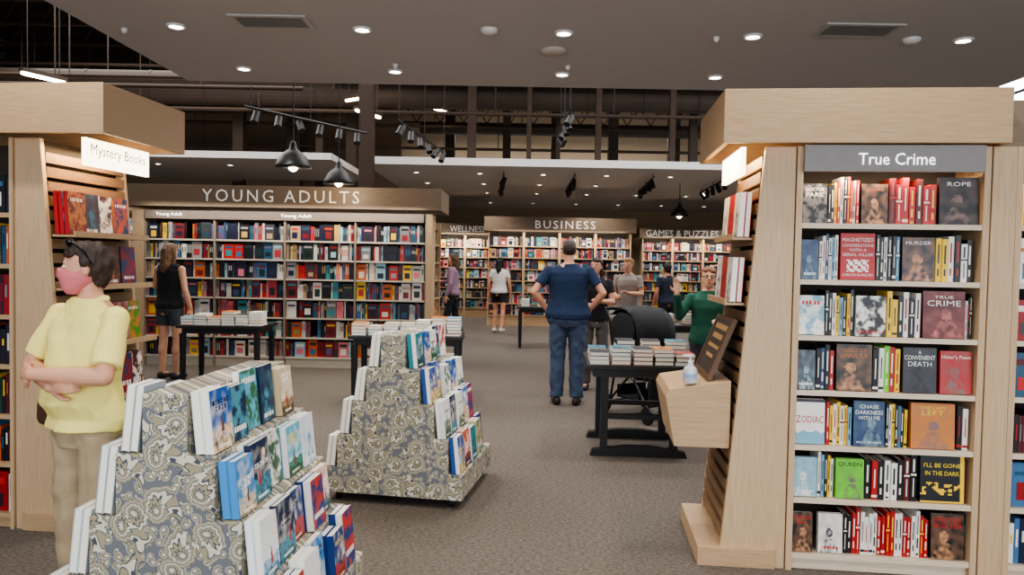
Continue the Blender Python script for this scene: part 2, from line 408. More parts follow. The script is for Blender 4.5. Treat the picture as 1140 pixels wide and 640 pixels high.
strip(-7.5, -6.8, 11.3, 4.28, 65); strip(-3.6, -2.9, 15.8, 4.9, -35); strip(-3.0, -2.2, 14.0, 4.35, 65); strip(-1.85, -1.2, 16.9, 5.0, 60)

light('AREA', 'hall_fill_light', (-6, 12, 5.9), 640, (1, .96, .92), size=7, sy=6)  # unseen area fills added high over the hall, no fixtures there
light('AREA', 'hall_fill_light', (2.5, 11.2, 6.4), 640, (1, .96, .92), size=8, sy=5)
light('AREA', 'hall_fill_light', (1, 22.8, 5.6), 260, (1, .95, .9), size=9, sy=2)  # added fill above the soffit, brightens the upper back wall
light('AREA', 'rear_fill_light', (1, -3.6, 1.9), 400, (.9, .95, 1), rot=RX(90), size=10, sy=2.8)  # added daylight fill behind the camera, no window built there

# ------------------------------------------------------------------ books
PAL = [C(28, 28, 34), C(24, 34, 60), C(150, 26, 30), C(190, 40, 36), C(230, 226, 216), C(210, 206, 196), C(40, 84, 110), C(30, 60, 54),
       C(236, 190, 40), C(90, 24, 30), C(60, 60, 66), C(20, 20, 22), C(20, 22, 28), C(120, 120, 122), C(196, 92, 40), C(66, 110, 150), C(34, 30, 44)]
DARKP = [C(22, 22, 28), C(30, 34, 54), C(50, 30, 60), C(120, 30, 40), C(200, 196, 186), C(34, 70, 84), C(24, 24, 24), C(80, 40, 50), C(60, 80, 110), C(150, 130, 90), C(170, 60, 60), C(40, 40, 70), C(26, 50, 44)]
MIXP = PAL + DARKP + [C(200, 160, 90), C(60, 140, 150), C(220, 120, 130), C(150, 190, 200), C(224, 220, 212), C(216, 212, 206), C(180, 150, 120), C(100, 90, 120), C(190, 184, 176), C(150, 144, 150)]
PAGE = C(240, 235, 222)
band_col = [C(230, 225, 210)]
def cover_mb(w, h, t, c, sc=None, paint=None, band=None, pages=False, res=(14, 20)):
    b = MB(); e = .003
    b.col = c
    b.box(-w / 2, w / 2, -t / 2, -t / 2 + e, 0, h); b.box(-w / 2, w / 2, t / 2 - e, t / 2, 0, h)
    b.col = sc or c
    b.box(-w / 2, -w / 2 + e, -t / 2 + e * .5, t / 2 - e * .5, 0, h)
    if band:
        x = -w / 2 - .0006; q = t * .30
        for z0, z1, k in band:
            b.quad((x, q * k, z0 * h), (x, -q * k, z0 * h), (x, -q * k, z1 * h), (x, q * k, z1 * h), band_col[0])
    if paint:
        nx, nz_ = res
        for i in range(nx):
            for j in range(nz_):
                u = (i + .5) / nx; v = (j + .5) / nz_; cc = paint(u, v)
                if cc is None: continue
                x0 = -w / 2 + w * i / nx; x1 = -w / 2 + w * (i + 1) / nx; z0 = h * j / nz_; z1 = h * (j + 1) / nz_; y = -t / 2 - .0006
                b.quad((x0, y, z0), (x1, y, z0), (x1, y, z1), (x0, y, z1), cc)
    if pages:
        b.col = PAGE; b.box(-w / 2 + e, w / 2 - .004, -t / 2 + e, t / 2 - e, .003, h - .003)
    return b
def page_mb(w, h, t):
    b = MB(); b.col = PAGE; b.box(-w / 2 + .003, w / 2 - .002, -t / 2 + .003, t / 2 - .003, .002, h - .002); return b
NB = [0]
def spine_book(F, x, y, z, t, h, d, c, label, group, accent=None, tilt=0):
    band_col[0] = accent or (C(235, 230, 215) if sum(c[:3]) < .8 else C(30, 30, 34))
    if R.random() < .25: band_col[0] = C(176, 30, 30) if c[0] < .2 or c[0] > .6 else C(240, 196, 40)
    k = R.random()
    band = [(.42, .86, .5), (.14, .30, .5)] if k < .4 else ([(.30, .78, .35), (.06, .12, 1.6)] if k < .6 else ([(.5, .9, .4), (.2, .42, .6), (.04, .09, .8)] if k < .8 else [(.56, .60, 1.6), (.64, .92, .5), (.1, .5, .3)]))
    b = cover_mb(d, h, t, c, c, None, band, True)
    NB[0] += 1
    return obj('book', b, BOOK, F @ T(V(x, y + d / 2, z)) @ RZ(90), label=label, cat='book', group=group)
def face_book(Mx, w, h, t, c, label, group, paint=None, title=None, tcol=None, sc=None, res=(14, 20)):
    NB[0] += 1
    o = obj('book', cover_mb(w, h, t, c, sc or c, paint, res=res), BOOK, Mx, label=label, cat='book', group=group)
    obj('page_block', page_mb(w, h, t), BOOK, I4, o)
    if title:
        for (s, zc, ww, hh) in title:
            text(s, tcol or WHITE, T(V(0, -t / 2 - .0016, zc * h)), ww * w, hh * h, o, 'cover_lettering')
    return o
def mixc(a, b, k):
    k = max(0, min(1, k)); return tuple(a[i] * (1 - k) + b[i] * k for i in range(3)) + (1,)
def nz(u, v, s, ph): return noise.noise(Vector((u * s + ph, v * s * 1.4 - ph, ph)))
def p_scene(sky, land, fig, acc):
    ph = R.uniform(0, 50); hz = R.uniform(.25, .48); fx = R.uniform(.3, .7); tv = R.choice((.62, .7, .78, .84)); two = R.random() < .5
    sun = (R.uniform(.2, .8), R.uniform(.55, .8), R.uniform(.08, .16)) if R.random() < .5 else None
    def letters(v0, hh, ua, ub, s):
        def g(u, v): return abs(v - v0) < hh and ua < u < ub and (math.sin(u * s + ph) > -.35) and not (abs(v - v0) < hh * .25 and math.sin(u * s * .5 + ph * 3) > .3)
        return g
    l1 = letters(tv, .035, .12, .88, 46); l2 = letters(tv - .10, .035, .2, .8, 46); l3 = letters(.08, .018, .2, .8, 60)
    white = C(250, 248, 240)
    def f(u, v):
        if l1(u, v) or (two and l2(u, v)): return acc
        if l3(u, v): return white
        if math.hypot((u - fx), (v - hz - .15) * 1.5) < .04 or (abs(u - fx) < .03 + (hz + .12 - v) * .22 and hz - .10 < v < hz + .12): return fig
        h1 = hz + .09 * nz(u, 0, 3, ph); h2 = hz * .55 + .12 * nz(u, .5, 4, ph + 9)
        if v < h2: return mixc(land, C(20, 36, 30), .4 + .8 * nz(u, v, 9, ph))
        if v < h1: return mixc(land, sky, .25 + .8 * nz(u, v, 12, ph))
        if sun and math.hypot(u - sun[0], (v - sun[1]) * 1.5) < sun[2]: return mixc(C(250, 230, 170), sky, .1)
        k = (1 - v) * .8 + 1.1 * nz(u, v, 4, ph)
        return mixc(sky, C(245, 240, 230), k * .65)
    return f
def p_photo(a, bcol, acc):
    ph = R.uniform(0, 50); tv = R.choice((.25, .82, .2))
    def f(u, v):
        if acc and abs(v - tv) < .045 and .12 < u < .88 and math.sin(u * 44 + ph) > -.4: return acc
        k = nz(u, v, 3.2, ph) + .6 * nz(u, v, 9, ph)
        return mixc(a, bcol, .5 + k * 1.9)
    return f
def p_portrait(a, bcol, acc=None):
    ph = R.uniform(0, 50); cx = R.uniform(.4, .6)
    def f(u, v):
        e = .04 * nz(u, v, 6, ph)
        if acc and abs(v - .12) < .035 and .15 < u < .85 and math.sin(u * 50 + ph) > -.4: return acc
        if math.hypot(u - cx, (v - .50) * 1.25) < .15 + e: return mixc(bcol, a, .25 + .8 * nz(u, v, 8, ph))
        if v < .38 and abs(u - cx) < .13 + (.38 - v) * .7 + e: return mixc(bcol, a, .55 + nz(u, v, 7, ph) * .9)
        return mixc(a, bcol, .15 + .3 * nz(u, v, 4, ph))
    return f

# ------------------------------------------------------------------ bookcases
def bay(F, x0, x1, depth, zs, top, label, wood_v=OAK_V, wood_h=OAK_H, back=None, st=.022, base=.05, pw=.03, ends=()):
    r = root('bookcase', F @ T(V(x0, 0, 0)), label, 'bookcase'); W = x1 - x0
    for a in (0, W - pw):
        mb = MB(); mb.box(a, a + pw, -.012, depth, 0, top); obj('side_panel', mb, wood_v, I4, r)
    mb = MB(); mb.box(pw, W - pw, depth - .015, depth, base, top); obj('back_panel', mb, back or BACKP, I4, r)
    mb = MB(); mb.box(pw, W - pw, .02, depth - .015, 0, min(zs) - st); obj('base', mb, wood_h, I4, r)
    for z in zs:
        mb = MB(); mb.box(pw, W - pw, 0, depth - .015, z - st, z); mb.box(pw, W - pw, -.006, 0, z - st - .004, z + .002)
        obj('shelf', mb, wood_h, I4, r)
    for a, b_ in ends:
        mb = MB(); mb.box(a, b_, -.02, depth + .02, 0, top); obj('end_panel', mb, OAK_V, I4, r)
    return r
STUFF = MB()
def fill(F, x0, x1, z, pal, hmin=.17, hmax=.24, y=.03, d=.14, tmin=.012, tmax=.034, faces=.12, gapp=.006):
    x = x0 + .004
    while x < x1 - .03:
        if R.random() < gapp: x += R.uniform(.03, .10); continue
        if R.random() < faces and x < x1 - .15:
            w = R.uniform(.12, .15); h = R.uniform(hmin + .02, hmax)
            c = R.choice(pal); STUFF.col = c; STUFF.box(x, x + w, y, y + .03, z + .001, z + h, F)
            for a0, a1, u0, u1 in ((R.uniform(.1, .2), R.uniform(.4, .6), .2, .8), (R.uniform(.66, .72), R.uniform(.78, .86), .12, .88)):
                STUFF.quad((x + w * u0, y - .002, z + h * a0), (x + w * u1, y - .002, z + h * a0), (x + w * u1, y - .002, z + h * a1), (x + w * u0, y - .002, z + h * a1), R.choice(pal), F)
            x += w + .006; continue
        n = R.choice((1, 1, 1, 1, 2, 2, 3)); t = R.uniform(tmin, tmax); h = R.uniform(hmin, hmax); c = R.choice(pal); c2 = R.choice(pal); a = R.uniform(.3, .55); a1 = R.uniform(.7, .92)
        for _ in range(n):
            if x + t > x1 - .004: return
            STUFF.col = c; STUFF.box(x, x + t - .002, y, y + d, z + .001, z + h, F)
            STUFF.quad((x + t * .28, y - .002, z + h * a), (x + t * .66, y - .002, z + h * a), (x + t * .66, y - .002, z + h * a1), (x + t * .28, y - .002, z + h * a1), c2, F)
            x += t

def header(F, x0, x1, y0, y1, z0, z1, label, m=OAK_H, t=.03):
    r = root('header_fascia', F @ T(V(x0, y0, z0)), label, 'bookcase header'); W = x1 - x0; D = y1 - y0; H = z1 - z0
    mb = MB(); mb.box(0, W, 0, t, 0, H); mb.box(0, t, t, D - t, 0, H); mb.box(W - t, W, t, D - t, 0, H); mb.box(0, W, D - t, D, 0, H)
    obj('fascia', mb, m, I4, r, bevel=.002)
    mb = MB(); mb.box(t, W - t, t, D - t, H * .45, H * .5); obj('soffit_panel', mb, m, I4, r)
    return r

def end_display(F, o, D, label, top=2.19):
    r = root('end_display', F, label, 'display stand')
    poly = [(0, 0), (o * .33, 0), (o * .15, top), (0, top)]
    if o < 0: poly = poly[::-1]
    for y in (0, D - .03):
        mb = MB(); mb.prism(poly, y, y + .03); obj('side_panel', mb, OAK_V, I4, r, bevel=.002)
    mb = MB(); bp = [(0, .01), (o * .27, .01), (o * .10, top), (0, top)]
    if o < 0: bp = bp[::-1]
    mb.prism(bp, .035, D - .035); obj('backing', mb, DARK, I4, r)
    mb = MB(); n = 25
    for i in range(n):
        z = .14 + i * .08; xo = .33 - .18 * z / 2.19
        mb.box(min(o * xo, o * (xo - .025)), max(o * xo, o * (xo - .025)), .032, D - .032, z, z + .056)
    obj('slat_panel', mb, OAK_D, I4, r)
    mb = MB(); mb.box(min(o * .05, o * .44), max(o * .05, o * .44), -.02, D + .02, 0, .1); obj('base', mb, OAK_H, I4, r, bevel=.003)
    return r
SIGNGLOW = M('lit_warm_sign', (1, .86, .62, 1), emit=5)
def hang_sign(F, x, y0, y1, z0, z1, o, txt):
    r = root('hanging_sign', F @ T(V(x, y0, z0)), 'lit warm-white sign plate hanging under the header', 'sign')
    L = y1 - y0
    mb = MB(); mb.box(-.012, .012, 0, L, 0, z1 - z0); obj('plate', mb, SIGNGLOW, I4, r)
    if txt:
        mt = M('orange_lettering', C(110, 40, 6), .8)
        for s, zz, ww, hh in txt: text(s, mt, T(V(o * .0135, L / 2, zz)) @ RZ(90 if o > 0 else -90), ww, hh, r)
    return r

# ===== right fixture
FR = T(V(1.458, 3.75, 0)) @ RZ(-6)
zs = [1.773, 1.489, 1.205, .925, .644, .372, .085]
bay(FR, -.03, .89, .30, zs, 2.16, 'light oak bookcase with seven shelves of crime books', st=.02, wood_h=WSH_H)
bay(FR, 1.01, 1.95, .30, zs, 2.16, 'light oak bookcase partly in view beyond a post', st=.02, wood_h=WSH_H)
mb = MB(); mb.box(.895, 1.005, -.02, .32, 0, 2.158); obj('post', mb, OAK_V, FR, label='wide light oak upright post between two bookcases', cat='post', bevel=.002)
header(FR, -.41, .94, -.09, .72, 2.165, 2.43, 'deep light oak header box above the crime bookcase')
header(FR, .95, 2.1, .06, .72, 2.165, 2.40, 'recessed header box over the neighbouring bookcase', WAL_H)
r = root('category_sign', FR @ T(V(.42, -.05, 2.03)), 'grey sign strip with white lettering over the top shelf', 'sign')
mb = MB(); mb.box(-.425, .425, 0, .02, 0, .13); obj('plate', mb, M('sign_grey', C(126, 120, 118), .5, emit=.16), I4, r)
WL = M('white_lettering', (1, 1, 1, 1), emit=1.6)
text('True Crime', WL, T(V(.01, -.003, .062)), .36, .058, r)
end_display(FR @ T(V(-.034, 0, 0)), -1, .66, 'slanted oak slat-wall end display with tapered sides', top=2.16)
hang_sign(FR, -.29, .02, .56, 2.02, 2.16, -1, None)
light('AREA', 'header_lamp', FR @ V(-.3, .3, 2.15), 11, (1, .68, .36), size=.2, sy=.5)
light('AREA', 'shelf_lamp', FR @ V(.43, .02, 2.02), 5, (1, .80, .54), rot=RX(20), size=.8, sy=.03)
light('AREA', 'shelf_lamp', FR @ V(1.48, .03, 2.02), 3, (1, .78, .5), rot=RX(20), size=.8, sy=.03)
r = root('display_ledge', FR @ T(V(-.03, 0, 0)), 'light oak box ledge fixed to the slat wall', 'ledge')
mb = MB(); mb.prism([(-.286, .60), (-.286, .955), (-.60, .90), (-.62, .86), (-.57, .60)][::-1], .04, .62); obj('body', mb, OAK_H, I4, r, bevel=.003)
FS = FR @ T(V(-.52, .09, .928))
r = root('hand_sanitizer', FS, 'clear plastic hand sanitizer bottle with white pump', 'bottle')
mb = MB(); mb.lathe([(.03, 0), (.036, .008), (.036, .07), (.03, .085), (.013, .095), (.013, .105)], 20); obj('bottle', mb, M('clear_gel', C(225, 228, 232), .15, trans=.3), I4, r, smooth=True)
mb = MB(); mb.lathe([(.0365, .03), (.037, .031), (.037, .052), (.0365, .053)], 20); obj('label_wrap', mb, M('gel_label', C(150, 170, 200), .4), I4, r)
mb = MB(); mb.lathe([(.014, .105), (.014, .118), (.005, .12), (.005, .145)], 14); mb.box(-.04, .012, -.007, .007, .142, .152); obj('pump', mb, WHITE, I4, r)
r = root('display_board', FR @ T(V(-.42, .34, .945)) @ RZ(-90) @ RX(-22), 'brown wood-framed display board leaning on the ledge', 'sign board')
mb = MB(); mb.box(-.22, .22, -.006, .006, 0, .34); obj('panel', mb, M('dark_board', C(50, 38, 30), .5), T(V(0, 0, .005)), r)
mb = MB(); mb.box(-.24, .24, -.012, .012, 0, .025); mb.box(-.24, .24, -.012, .012, .325, .35); mb.box(-.24, -.215, -.012, .012, .025, .325); mb.box(.215, .24, -.012, .012, .025, .325); obj('frame', mb, M('brown_frame', C(92, 62, 38), .5), I4, r)
mb = MB()
for i, (a, hh) in enumerate(((.17, .03), (.14, .03), (.16, .02), (.1, .02))): mb.box(-a, a, -.0075, -.0065, .27 - i * .055, .27 - i * .055 + hh)
obj('print', mb, M('gold_print', C(170, 130, 74)), I4, r)
for zz, xo in ((1.70, .192), (1.36, .222)):
    mb = MB(); mb.box(-.10, .0, .06, .62, -.012, 0); mb.box(-.10, -.09, .06, .62, 0, .02)
    obj('display_shelf', mb, OAK_H, FR @ T(V(-.036 - xo, 0, zz)), label='narrow oak shelf on the slat wall', cat='shelf')
    for i, yy in enumerate((.14, .30, .46)):
        for k in range(2):
            cc = [C(200, 36, 30), C(232, 226, 216), C(190, 40, 34), C(240, 236, 226)][(i + k) % 4]
            face_book(FR @ T(V(-.036 - xo - .026 - k * .032, yy, zz + .003)) @ RY(3) @ RZ(-90), .14, .235, .028, cc,
                      'red hardcover book facing out on the slat wall' if cc[1] < .2 else 'white hardcover book facing out on the slat wall', 'books on the slat wall shelves', p_portrait(cc, C(30, 30, 34)) if k else None)

K = {'k': C(24, 24, 28), 'r': C(176, 30, 30), 'w': C(232, 228, 220), 'y': C(240, 196, 40), 'b': C(36, 60, 100), 't': C(60, 120, 140), 'g': C(110, 200, 40), 'd': C(90, 26, 26), 'n': C(50, 50, 58), 'l': C(120, 170, 190), 'o': C(196, 120, 50)}
TR = M('red_print', C(190, 20, 20)); TB = M('black_print', C(20, 20, 22)); TW = M('white_print', C(238, 236, 230)); TY = M('yellow_print', C(240, 210, 60)); TO = M('brown_print', C(190, 120, 80))
rows = [
 (0, 896, 1092, [(898, 926, 'k', 'n', [('DOCTOR', .85, .75, .08), ('PARK', .72, .75, .11)], TW), (963, 993, 'k', 'o', [('LESSONS', .85, .7, .07)], TO), (1048, 1091, 'k', 'd', [('ROPE', .86, .6, .09)], TW)], ['kkyrwkrrwr', 'drrrdrr', '']),
 (1, 895, 1091, [(897, 917, 'b', 't', None, None), (941, 980, 'r', None, [('MAGNETIZED', .86, .9, .08), ('CONVERSATIONS', .74, .9, .06), ('WITH A', .64, .5, .06), ('SERIAL KILLER', .54, .9, .06), ('CARLOS BUSQUED', .1, .9, .06)], TW), (1009, 1045, 'n', 'o', [('MURDER', .87, .8, .08)], TW)], ['wwbwlw', 'kkwkkt', 'yywkwk']),
 (2, 893, 1091, [(894, 924, 'w', 'l', None, None), (959, 993, 'w', 'k', [('NOBODY', .1, .9, .09)], TR), (1033, 1080, 'd', 'r', [('TRUE', .87, .45, .06), ('CRIME', .74, .8, .12)], TW)], ['kkwylkyk', 'yykwkw', 'wkk']),
 (3, 891, 1090, [(891, 914, 'n', 'l', None, None), (937, 978, 'k', 'o', [('GODS OF', .87, .7, .08), ('SPARTA', .75, .8, .09)], TO), (1012, 1050, 'n', 'k', [('A', .9, .1, .08), ('CONVENIENT', .78, .92, .1), ('DEATH', .64, .7, .1)], TW), (1053, 1089, 'r', 'k', [("Hitler's Pawn", .86, .9, .08)], TW)], ['kbkr', 'kwgry', '', '']),
 (4, 889, 1089, [(890, 925, 'w', None, [('ZODIAC', .55, .92, .16)], TR), (957, 993, 'b', 't', [('CHASE', .88, .6, .08), ('DARKNESS', .75, .88, .09), ('WITH ME', .63, .7, .08), ('BILLY JENSEN', .08, .8, .05)], TW), (1020, 1073, 'o', 'd', [('THE LAST', .90, .6, .06), ('LEFT', .79, .5, .10)], TY)], ['rywywyl', 'kwyktky', 'kw']),
 (5, 887, 1088, [(888, 916, 'l', 'w', None, None), (937, 970, 'g', 'k', [('QUEEN', .86, .85, .12)], TB), (1032, 1084, 'k', None, [("I'LL BE GONE", .80, .84, .09), ('IN THE DARK', .63, .78, .09)], TY)], ['wlkyw', 'krkwwkdk', 'dk']),
 (6, 885, 1087, [(886, 911, 'k', 'o', [('MURDER', .86, .9, .09), ('BAY', .74, .5, .08)], TR), (917, 946, 'w', 'n', None, None), (1046, 1084, 'k', 'o', [('HELTER', .88, .85, .10), ('SKELTER', .75, .9, .10)], TR)], ['', 'krwwrrwrwr', 'kk']),
]
NM = {'k': 'black', 'r': 'red', 'w': 'white', 'y': 'yellow', 'b': 'navy', 't': 'teal', 'g': 'green', 'd': 'maroon', 'n': 'charcoal', 'l': 'pale blue', 'o': 'brown'}
for ri, L, Rr, faces, gaps in rows:
    z = zs[ri]; grp = 'books on a crime bookcase shelf'
    sx = lambda p: (p - L) / (Rr - L) * .86
    for fi, (a, b_, c, ac, title, tm) in enumerate(faces):
        x0, x1 = sx(a), sx(b_); w = min(.21, x1 - x0 - .004); h = min(.235, max(.20, w * 1.42)) if ri != 4 else .228
        pt = None
        if ac:
            acc2 = mixc(K[ac], C(210, 200, 185), .22) if c != 'w' and not (c == 'n' and ac == 'k') else K[ac]
            pt = R.choice((p_portrait, p_portrait, p_photo))(K[c], acc2, None if title else (K['w'] if c != 'w' else K['r']))
        elif c == 'k': pt = lambda u, v: K['y'] if u > .92 or v < .04 or (abs(v - .3) < .13 and nz(u, v, 7, 3) > .12) else None
        elif c == 'w': pt = lambda u, v: K['l'] if v < .28 + .08 * nz(u, v, 5, 2) else (K['n'] if v > .93 else None)
        elif title and title[0][0] == 'MAGNETIZED': pt = lambda u, v: K['w'] if .18 < v < .44 and abs(u - .5) < .33 and (int(u * 14) + int(v * 20)) % 3 else None
        face_book(FR @ T(V((x0 + x1) / 2, .034, z + .0035)) @ RX(-3), w, h, .03, K[c], '%s crime book displayed cover out on its shelf' % NM[c], grp, pt, title, tm, res=(22, 30))
        nx = sx(faces[fi + 1][0]) if fi + 1 < len(faces) else .855
        cs = gaps[fi] if fi < len(gaps) else ''
        if not cs: continue
        x = x1 + .006; n = len(cs); t = (nx - x - .006) / n
        if fi + 1 == len(faces): t = min(t, .03)
        reps = 2 if t > .034 else 1
        for ch in cs:
            for q in range(reps):
                tt = t / reps * R.uniform(.88, .98)
                hh = R.uniform(.19, .238)
                spine_book(FR, x + t / reps / 2, .03 + R.uniform(0, .01), z + .001, tt, hh, .145, K[ch], '%s book standing spine out on a crime shelf' % NM[ch], grp)
                x += t / reps
for z in zs: fill(FR, 1.04, 1.9, z, PAL, .18, .23, faces=.15)

# ===== left fixture
FL0 = T(V(-2.605, 4.10, 0)) @ RZ(-6)
FL = FL0 @ T(V(-.165, 0, 0))
bay(FL, -1.05, -.006, .30, zs, 2.19, 'light oak bookcase at the edge of the aisle', st=.02, pw=.02)
for z in zs: fill(FL, -1.0, -.03, z, PAL, .17, .23)
end_display(FL, 1, .75, 'slanted oak slat-wall end display holding comics')
header(FL0, -2.0, .45, -.13, .66, 2.195, 2.46, 'deep light oak header box over the corner display')
hang_sign(FL0, .26, -.02, .56, 2.04, 2.19, 1, [('Mystery Books', .085, .50, .075)])
light('AREA', 'header_lamp', FL @ V(.22, .3, 2.17), 11, (1, .68, .36), size=.12, sy=.5)
CD = [(K['k'], K['r']), (K['b'], K['l']), (K['k'], K['o']), (K['d'], K['w']), (K['n'], K['t']), (K['r'], K['b'])]
for j, (zz, xo, items) in enumerate(((1.66, .195, [(.10, 'r', 3), (.26, 'd', 2), (.42, 'k', 1), (.58, 'o', 1)]), (1.36, .22, [(.3, 'k', 1), (.46, 'd', 1), (.62, 'n', 1)]),
                                     (1.02, .25, [(.3, 'b', 1), (.46, 'r', 2), (.62, 'g', 1)]), (.70, .27, [(.3, 'n', 1), (.47, 'k', 2), (.62, 'd', 1)]))):
    mb = MB(); mb.box(0, .14, .03, .72, -.012, 0); mb.box(.13, .14, .03, .72, 0, .02)
    obj('display_shelf', mb, OAK_H, FL @ T(V(xo + .004, 0, zz)), label='narrow oak shelf on the slat wall', cat='shelf')
    for yy, cc, n in items:
        for k in range(n):
            a, b_ = R.choice(CD); c = K[cc]; pt = (p_portrait if R.random() < .5 else p_photo)(mixc(a, c, .4), b_, K['w'])
            face_book(FL @ T(V(xo + .038 + k * .03, yy, zz + .003)) @ RY(-4) @ RZ(90), .145, .24, .024, c, '%s illustrated comic volume standing cover out' % NM[cc], 'comics on the slat wall shelves', pt, res=(18, 26))

# ===== YA bookcases
zy = [1.80, 1.53, 1.26, .985, .71, .43, .15]
FY = T(V(-5.4, 10.5, 0)) @ RZ(-1)
for i in range(4):
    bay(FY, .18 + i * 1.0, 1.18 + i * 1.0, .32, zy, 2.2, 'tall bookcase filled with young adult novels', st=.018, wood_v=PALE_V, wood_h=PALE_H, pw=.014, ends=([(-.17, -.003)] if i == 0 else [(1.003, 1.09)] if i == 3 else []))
    for z in zy: fill(FY, .196 + i, 1.164 + i, z, MIXP, .19, .248, faces=.2)
h = header(FY, -.1, 4.4, -.14, .9, 2.25, 2.55, 'brown wood header with large white department lettering', WAL_H)
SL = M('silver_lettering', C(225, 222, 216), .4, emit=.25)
text('YOUNG ADULTS', SL, T(V(2.26, -.006, .16)), 2.2, .17, h, sp=1.3)
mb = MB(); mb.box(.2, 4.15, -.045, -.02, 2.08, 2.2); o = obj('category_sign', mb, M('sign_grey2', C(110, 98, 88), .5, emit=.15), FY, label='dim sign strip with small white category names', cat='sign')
for s, x, ww in (('Young Adult', .55, .38), ('Young Adult', 2.35, .44)): text(s, WL, T(V(x, -.048, 2.14)), ww, .062, o)
light('AREA', 'shelf_lamp', FY @ V(2.2, -.3, 2.24), 24, (1, .92, .8), rot=RX(25), size=3.9, sy=.05)
FYE = T(V(-1.20, 10.95, 0)) @ RZ(84)
bay(FYE, 0, .62, .22, zy, 2.14, 'aisle-end bookcase of young adult novels', st=.02)
for z in zy: fill(FYE, .03, .58, z, MIXP, .17, .235)

# ===== far bookcases
def far_unit(x, y, yaw, nb, bw, txt, tw, th, ht, lab, tx=0, sp=1.0):
    Fq = T(V(x, y, 0)) @ RZ(yaw); zl = [1.95, 1.67, 1.39, 1.11, .83, .55, .27]
    for i in range(nb):
        bay(Fq, i * bw, (i + 1) * bw, .32, zl, 2.28, lab, st=.02)
        for z in zl: fill(Fq, i * bw + .03, (i + 1) * bw - .03, z, MIXP, .18, .245, faces=.18)
    h = header(Fq, -.1, nb * bw + .1, -.14, .8, 2.30, ht, 'brown wood header with white department lettering', WAL_H)
    if txt: text(txt, SL, T(V(nb * bw / 2 + .1 + tx, -.006, (ht - 2.3) / 2)), tw, th, h, sp=sp)
    light('AREA', 'shelf_lamp', Fq @ V(nb * bw / 2, -.3, 2.28), 26, (1, .9, .75), rot=RX(25), size=nb * bw * .9, sy=.05)
far_unit(-.6, 18.0, 0, 4, .87, 'BUSINESS', 1.45, .19, 2.65, 'bookcase of business titles', .12, sp=1.25)
far_unit(-2.15, 20.6, 0, 2, .82, 'WELLNESS', .96, .17, 2.6, 'bookcase of wellness titles', .07)
far_unit(3.6, 20.6, 0, 3, .85, 'GAMES & PUZZLES', 2.0, .18, 2.55, 'bookcase of games and puzzle books', -.2)
far_unit(-9.8, 12.5, 0, 4, .9, None, 1, 1, 2.5, 'bookcase beyond the aisle')

# ------------------------------------------------------------------ tiered displays
def caster(r, x, y):
    mb = MB(); mb.tube((x - .012, y, .025), (x + .012, y, .025), .024, .024, 16, False); mb.box(x - .018, x + .018, y - .006, y + .006, .02, .06)
    mb.box(x - .02, x + .02, y - .02, y + .02, .052, .06)
    obj('caster', mb, BLACK, I4, r)
HW = [.46, .365, .27, .175, .08]; ZT = [.22, .435, .65, .87, 1.08]
ART = [(C(70, 140, 200), C(220, 200, 160)), (C(100, 180, 205), C(60, 110, 70)), (C(40, 80, 150), C(230, 200, 120)), (C(230, 190, 180), C(80, 130, 140)), (C(30, 60, 120), C(190, 60, 50)),
       (C(150, 200, 220), C(240, 230, 210)), (C(26, 44, 76), C(80, 150, 170)), (C(240, 190, 90), C(200, 80, 60)), (C(40, 130, 140), C(20, 50, 60)), (C(236, 232, 222), C(200, 60, 70)), (C(200, 90, 60), C(60, 40, 50)), (C(20, 90, 170), C(250, 220, 180))]
BLUES = [ART[0], ART[1], ART[5], ART[6], ART[11], (C(232, 236, 238), C(90, 150, 190)), (C(190, 180, 150), C(70, 110, 60)), ART[3], (C(110, 170, 200), C(200, 170, 120)), (C(225, 225, 220), C(60, 100, 70)), ART[4], (C(210, 190, 150), C(120, 90, 60)), (C(90, 150, 190), C(120, 140, 70))]
